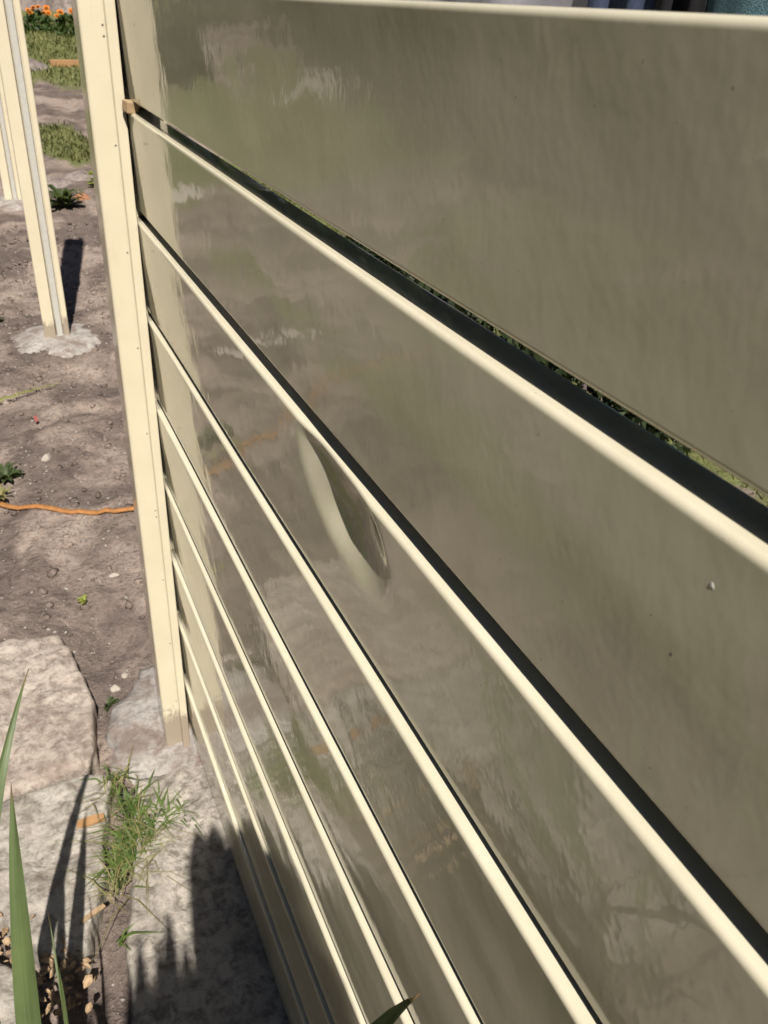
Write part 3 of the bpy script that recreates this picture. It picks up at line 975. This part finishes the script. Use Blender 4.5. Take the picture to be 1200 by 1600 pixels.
chip('wood_chip', -0.245, -0.335, 0.006, 0.045, 0.010, 0.003, 0.35, M['timber'], 'thin straw coloured wood sliver on the grey slab lower edge', 'wood chip')
rl = chip('red_leaf', -0.160, 1.744, 0.012, 0.012, 0.05, 0.004, 0.1, M['red_leaf'], 'small reddish leaf lying on the dark soil', 'leaf')

def litter(n, cx, cy, sx, sy):
    V, F = [], []
    for i in range(n):
        x = rng.normal(cx, sx); y = rng.normal(cy, sy)
        L = rng.uniform(0.004, 0.011); w = L * rng.uniform(0.35, 0.7); a = rng.uniform(0, 6.28)
        z = -0.006 + rng.uniform(0, 0.018)
        tx, ty = rng.uniform(-0.5, 0.5, 2)
        b = len(V)
        for (u, v, zz) in ((-1, 0, 0), (-0.3, -1, 0.12), (0.5, -0.8, 0.1), (1, 0, 0), (0.5, 0.8, 0.15), (-0.3, 1, 0.1)):
            X, Y = u * L, v * w
            V.append((x + X * math.cos(a) - Y * math.sin(a), y + X * math.sin(a) + Y * math.cos(a), z + zz * L * 2 + X * tx + Y * ty))
        F += [(b, b + 1, b + 2, b + 3), (b, b + 3, b + 4, b + 5)]
    return V, F
V, F = litter(75, -0.312, -0.430, 0.022, 0.038)
V2, F2 = litter(50, -0.40, -0.335, 0.03, 0.02)
off = len(V); V += V2; F += [tuple(i + off for i in f) for f in F2]
mesh_obj('leaf_litter', V, F, M['litter'], None, False, kind='stuff', label='dry brown leaf litter in the joint between slabs')

# marks on the slats: scratches through the enamel, a dropping, crumbs of dirt
from mathutils.bvhtree import BVHTree
def slat_bvh(k):
    o = SLATS[k]
    return BVHTree.FromPolygons([v.co + o.location for v in o.data.vertices], [p.vertices[:] for p in o.data.polygons])
TREES = {}
def on_slat(y, z):
    k = max(i for i, zt in enumerate(tops) if z < zt)
    if k not in TREES: TREES[k] = slat_bvh(k)
    h = TREES[k].ray_cast(Vector((-0.3, y, z)), Vector((1, 0, 0)))
    return (h[0].x if h[0] is not None else 0.0), k
def scratch(pts, w):
    V, F = [], []
    dense = []
    for (a, b) in zip(pts, pts[1:]):
        for i in range(6):
            dense.append((a[0] + (b[0] - a[0]) * i / 6, a[1] + (b[1] - a[1]) * i / 6))
    dense.append(pts[-1])
    for i, (y, z) in enumerate(dense):
        t = i / (len(dense) - 1)
        ww = w * (0.25 + rng.uniform(0.3, 1.0) * math.sin(math.pi * min(1, t + 0.04)))
        for sg in (-1, 1):
            zz = z + sg * ww / 2 + rng.uniform(-0.00015, 0.00015)
            x, k = on_slat(y, zz)
            V.append((x - 0.00025, y, zz))
    for i in range(len(dense) - 1):
        F.append((2 * i, 2 * i + 2, 2 * i + 3, 2 * i + 1))
    mesh_obj('scratch', V, F, M['white'], SLATS[k], True).matrix_parent_inverse = Matrix.Translation(SLATS[k].location).inverted()
scratch([(-0.880, 0.5522), (-0.8858, 0.5515), (-0.8992, 0.5502), (-0.9106, 0.5496)], 0.0011)
scratch([(-0.915, 0.5494), (-0.9265, 0.5499), (-0.9491, 0.5545), (-0.958, 0.556)], 0.0005)
scratch([(-1.0160, 0.7955), (-1.0196, 0.7939), (-1.0275, 0.7897)], 0.0005)
for (y, z, r, lab, mat) in ((-1.1804, 1.1969, 1.0, 'tiny white dropping stuck on the second slat at right', 'white'),
                            (-1.170, 1.1578, 0.55, 'tiny dark crumb of dirt on the second slat below the dropping', 'bark')):
    x, k = on_slat(y, z)
    o = put(rock('bird_dropping' if mat == 'white' else 'dirt_crumb', x, y, 0.00022 * r, 0.0013 * r, 0.0015 * r, M[mat], 71, lab, 'dropping' if mat == 'white' else 'dirt', z=z, lump=0.7))

# ------------------------------------------------------------------ strap leaved plants
def strap_leaf(pts, width, parent, fold=0.18, twist0=0.0, twist1=0.0, taper=0.45, n=26, side=None):
    """blade along a bezier; pts 4 control points"""
    P = [np.array(p, float) for p in pts]
    V, F, UV = [], [], []
    cols = 5
    for i in range(n):
        t = i / (n - 1)
        c = (1 - t) ** 3 * P[0] + 3 * (1 - t) ** 2 * t * P[1] + 3 * (1 - t) * t * t * P[2] + t ** 3 * P[3]
        tn = 3 * (1 - t) ** 2 * (P[1] - P[0]) + 6 * (1 - t) * t * (P[2] - P[1]) + 3 * t * t * (P[3] - P[2])
        tn /= np.linalg.norm(tn)
        ref = np.array(side if side is not None else (1.0, 0.0, 0.0), float)
        a = twist0 + (twist1 - twist0) * t
        s = ref - tn * (ref @ tn); s /= np.linalg.norm(s)
        b = np.cross(tn, s)
        s2 = s * math.cos(a) + b * math.sin(a); b2 = np.cross(tn, s2)
        w = width * (0.7 + 0.3 * min(1, t / 0.3)) * (1.0 if t < taper else max(0.015, (1 - ((t - taper) / (1 - taper)) ** 1.7)))
        for j in range(cols):
            u = j / (cols - 1) * 2 - 1
            V.append(c + s2 * u * w * 0.5 + b2 * (abs(u) * fold * w + 0.0008 * math.sin(u * 9 + t * 20)))
            UV.append((j / (cols - 1), t))
    for i in range(n - 1):
        for j in range(cols - 1):
            a = i * cols + j
            F.append((a, a + 1, a + cols + 1, a + cols))
    o = mesh_obj('leaf', V, F, M['strap'], None, True)
    uvl = o.data.uv_layers.new(name='uv')
    for lp in o.data.loops:
        uvl.data[lp.index].uv = UV[lp.vertex_index]
    if parent is not None:
        o.parent = parent
        o.matrix_parent_inverse = parent.matrix_world.inverted()
        o.matrix_parent_inverse = Matrix.Translation(parent.location).inverted()
    return o

iris = empty('strap_leaf_plant', (-0.36, -0.80, 0.0), label='strap leaved plant with broad green blades at bottom left', cat='plant')
# pale broad blade and its neighbours seen at the left edge
strap_leaf([(-0.352, -0.80, 0.0), (-0.338, -0.72, 0.22), (-0.316, -0.62, 0.42), (-0.297, -0.53, 0.549)], 0.028, iris, twist0=0.1, twist1=0.25)
strap_leaf([(-0.40, -0.80, 0.0), (-0.42, -0.72, 0.25), (-0.342, -0.56, 0.54), (-0.257, -0.41, 0.615)], 0.026, iris, twist0=-0.3, twist1=-0.6)
strap_leaf([(-0.36, -0.82, 0.0), (-0.37, -0.80, 0.2), (-0.358, -0.72, 0.42), (-0.345, -0.62, 0.50)], 0.026, iris, twist0=0.5, twist1=0.2)
strap_leaf([(-0.30, -0.80, 0.0), (-0.295, -0.75, 0.15), (-0.285, -0.66, 0.28), (-0.290, -0.56, 0.335)], 0.010, iris, twist0=0.4, twist1=1.0)
strap_leaf([(-0.43, -0.84, 0.0), (-0.45, -0.82, 0.25), (-0.47, -0.72, 0.4), (-0.50, -0.60, 0.46)], 0.026, iris)
for i in range(9):
    bx, by = rng.uniform(-0.46, -0.28), rng.uniform(-0.92, -0.80)
    a = rng.uniform(-2.6, -0.6)
    h = rng.uniform(0.25, 0.5); r = rng.uniform(0.05, 0.22)
    tx, ty = bx + r * math.cos(a), by + r * math.sin(a)
    strap_leaf([(bx, by, 0), (bx, by, h * 0.5), ((bx + tx) / 2, (by + ty) / 2, h), (tx, ty, h * 0.98)], rng.uniform(0.016, 0.028), iris, twist0=rng.uniform(-0.5, 0.5))

flax = empty('shadow_flax', (-0.30, -1.62, 0.0), label='flax tip at the bottom edge, with tall unseen blades added to cast shade', cat='plant')
# blade whose tip shows at the bottom edge
strap_leaf([(-0.30, -1.50, 0.0), (-0.27, -1.22, 0.80), (-0.13, -1.125, 0.875), (-0.059, -1.109, 0.875)], 0.036, flax, twist0=0.0, twist1=0.0, side=(0.15, 1.0, -0.25))
# unseen sheaf added behind the viewer, shaped to shade slab and lower slats
marks = [(-0.036, -0.216, 0.0), (-0.010, -0.235, 0.02), (0, -0.330, 0.115), (0, -0.42, 0.21), (0, -0.496, 0.292), (0, -0.545, 0.285), (0, -0.589, 0.276), (0, -0.64, 0.315), (0, -0.69, 0.325),
         (0, -0.74, 0.375), (0, -0.785, 0.385), (0, -0.845, 0.385), (0, -0.90, 0.375), (0, -0.98, 0.36)]     # where the tips' shadows fall
shape = []
for (mx_, my_, mz_) in marks:
    tt = (my_ + 1.50) / SDIR.y
    shape.append((mx_ - SDIR.x * tt, mz_ - SDIR.z * tt))
for layer in range(3):
    for i, (x, h) in enumerate(shape):
        x += rng.uniform(-0.010, 0.010); h += rng.uniform(-0.05, 0.0) if layer else 0.0
        y = -1.50 - 0.035 * layer + rng.uniform(-0.01, 0.01)
        bx = -0.28 + (x + 0.26) * 0.55; by = -1.60 + rng.uniform(-0.05, 0.05)
        strap_leaf([(bx, by, 0), (bx + (x - bx) * 0.3, by * 0.7 + y * 0.3, h * 0.35), (x, y, h * 0.7), (x + rng.uniform(-0.005, 0.005), y, h)],
                   0.050, flax, fold=0.08, twist0=rng.uniform(-0.3, 0.3), twist1=rng.uniform(-0.25, 0.25), taper=0.93)
for (gx_, gy_, w_) in ((-0.150, -0.385, 0.016), (-0.128, -0.415, 0.020), (-0.171, -0.42, 0.018), (-0.185, -0.455, 0.024), (-0.142, -0.46, 0.022),
                      (-0.115, -0.49, 0.022), (-0.165, -0.50, 0.026), (-0.205, -0.52, 0.03), (-0.135, -0.545, 0.028), (-0.19, -0.56, 0.035),
                      (-0.23, -0.50, 0.014), (-0.105, -0.44, 0.016), (-0.155, -0.58, 0.035), (-0.245, -0.585, 0.03),
                      (-0.215, -0.47, 0.020), (-0.255, -0.52, 0.03), (-0.275, -0.50, 0.02), (-0.29, -0.54, 0.034), (-0.225, -0.55, 0.034), (-0.26, -0.56, 0.04), (-0.18, -0.50, 0.03), (-0.125, -0.52, 0.03),
                      (-0.145, -0.43, 0.018), (-0.095, -0.46, 0.022), (-0.31, -0.55, 0.034), (-0.20, -0.58, 0.05), (-0.285, -0.58, 0.05), (-0.12, -0.57, 0.04)):
    gy_ += 0.035 + rng.uniform(-0.03, 0.02); gx_ += rng.uniform(-0.008, 0.008)
    yy_ = -1.50 + rng.uniform(-0.07, 0.03)
    tt = (gy_ - yy_) / SDIR.y
    x, h = gx_ - SDIR.x * tt, -SDIR.z * tt  # further added blades, set back from the shadow spots they cast
    bx, by = -0.37 + rng.uniform(-0.06, 0.06), -1.62
    strap_leaf([(bx, by, 0), (bx, by, h * 0.4), (x + rng.uniform(-0.02, 0.02), yy_, h * 0.75), (x, yy_, h)],
               w_ * 1.5, flax, fold=0.1, twist0=rng.uniform(-0.5, 0.5), twist1=rng.uniform(-0.5, 0.5), taper=rng.uniform(0.6, 0.9))

# ------------------------------------------------------------------ washing on a line behind the fence
LX = 1.0
lz = 1.62
for k, y in enumerate((-2.2, 2.4)):
    t = empty('line_post', (LX, y, 0), label='thin steel post carrying the washing line, ' + ('near end' if k == 0 else 'far end'), cat='post', group='washing line posts')
    a = tube('pole', [(0, 0, -0.05), (0, 0, 0.9), (0, 0.001, 1.75)], 0.02, M['wire'], 12, parent=t)
    b = tube('crossbar', [(-0.2, 0, 1.7), (0, 0, 1.701), (0.2, 0, 1.7)], 0.012, M['wire'], 10, parent=t)
wl = [(LX, -2.2 + 4.6 * i / 30, lz + 0.08 * (2 * i / 30 - 1) ** 2) for i in range(31)]
tube('washing_line', wl, 0.0022, M['wire'], 6, label='grey wire washing line strung behind the fence', cat='line')
def cloth(name, y0, y1, z0, mat, label, seed, lean=0.0, thick=0.006):
    nu, nv = 40, 30
    V, F = [], []
    for sgn in (0, 1):
        for i in range(nv):
            t = i / (nv - 1)
            for j in range(nu):
                s = j / (nu - 1)
                y = y0 + (y1 - y0) * s + lean * t * (1 - 0.0)
                x = LX + t * 0.03 * math.sin(s * 9 + seed) + 0.006 * math.sin(s * 23 + seed * 2) * t + (thick if sgn else 0)
                z = lz + 0.006 - (lz - z0) * t + 0.01 * math.sin(s * 3.14)
                V.append((x, y, z))
    m = nu * nv
    for i in range(nv - 1):
        for j in range(nu - 1):
            a = i * nu + j
            F.append((a, a + 1, a + nu + 1, a + nu))
            F.append((a + m, a + nu + m, a + nu + 1 + m, a + 1 + m))
    ed = [j for j in range(nu)] + [i * nu + nu - 1 for i in range(1, nv)] + [(nv - 1) * nu + j for j in range(nu - 2, -1, -1)] + [i * nu for i in range(nv - 2, 0, -1)]
    for a, b in zip(ed, ed[1:] + ed[:1]):
        F.append((b, a, a + m, b + m))
    return mesh_obj(name, V, F, mat, None, True, label=label, cat='washing')
cloth('white_sheet', 0.36, 1.25, 0.95, M['white_cloth'], 'white cloth just showing above the top slat', 1)
cloth('blue_trousers', 0.15, 0.345, 0.75, M['blue_cloth'], 'blue grey cloth between white and black cloths above the slat', 2, 0.02)
cloth('black_shirt', 0.012, 0.14, 0.95, M['black_cloth'], 'black cloth between blue and teal cloths above the slat', 3, 0.0)
cloth('teal_towel', -0.34, 0.004, 0.85, M['teal_cloth'], 'speckled teal towel above the top slat in the corner', 4, 0.03)
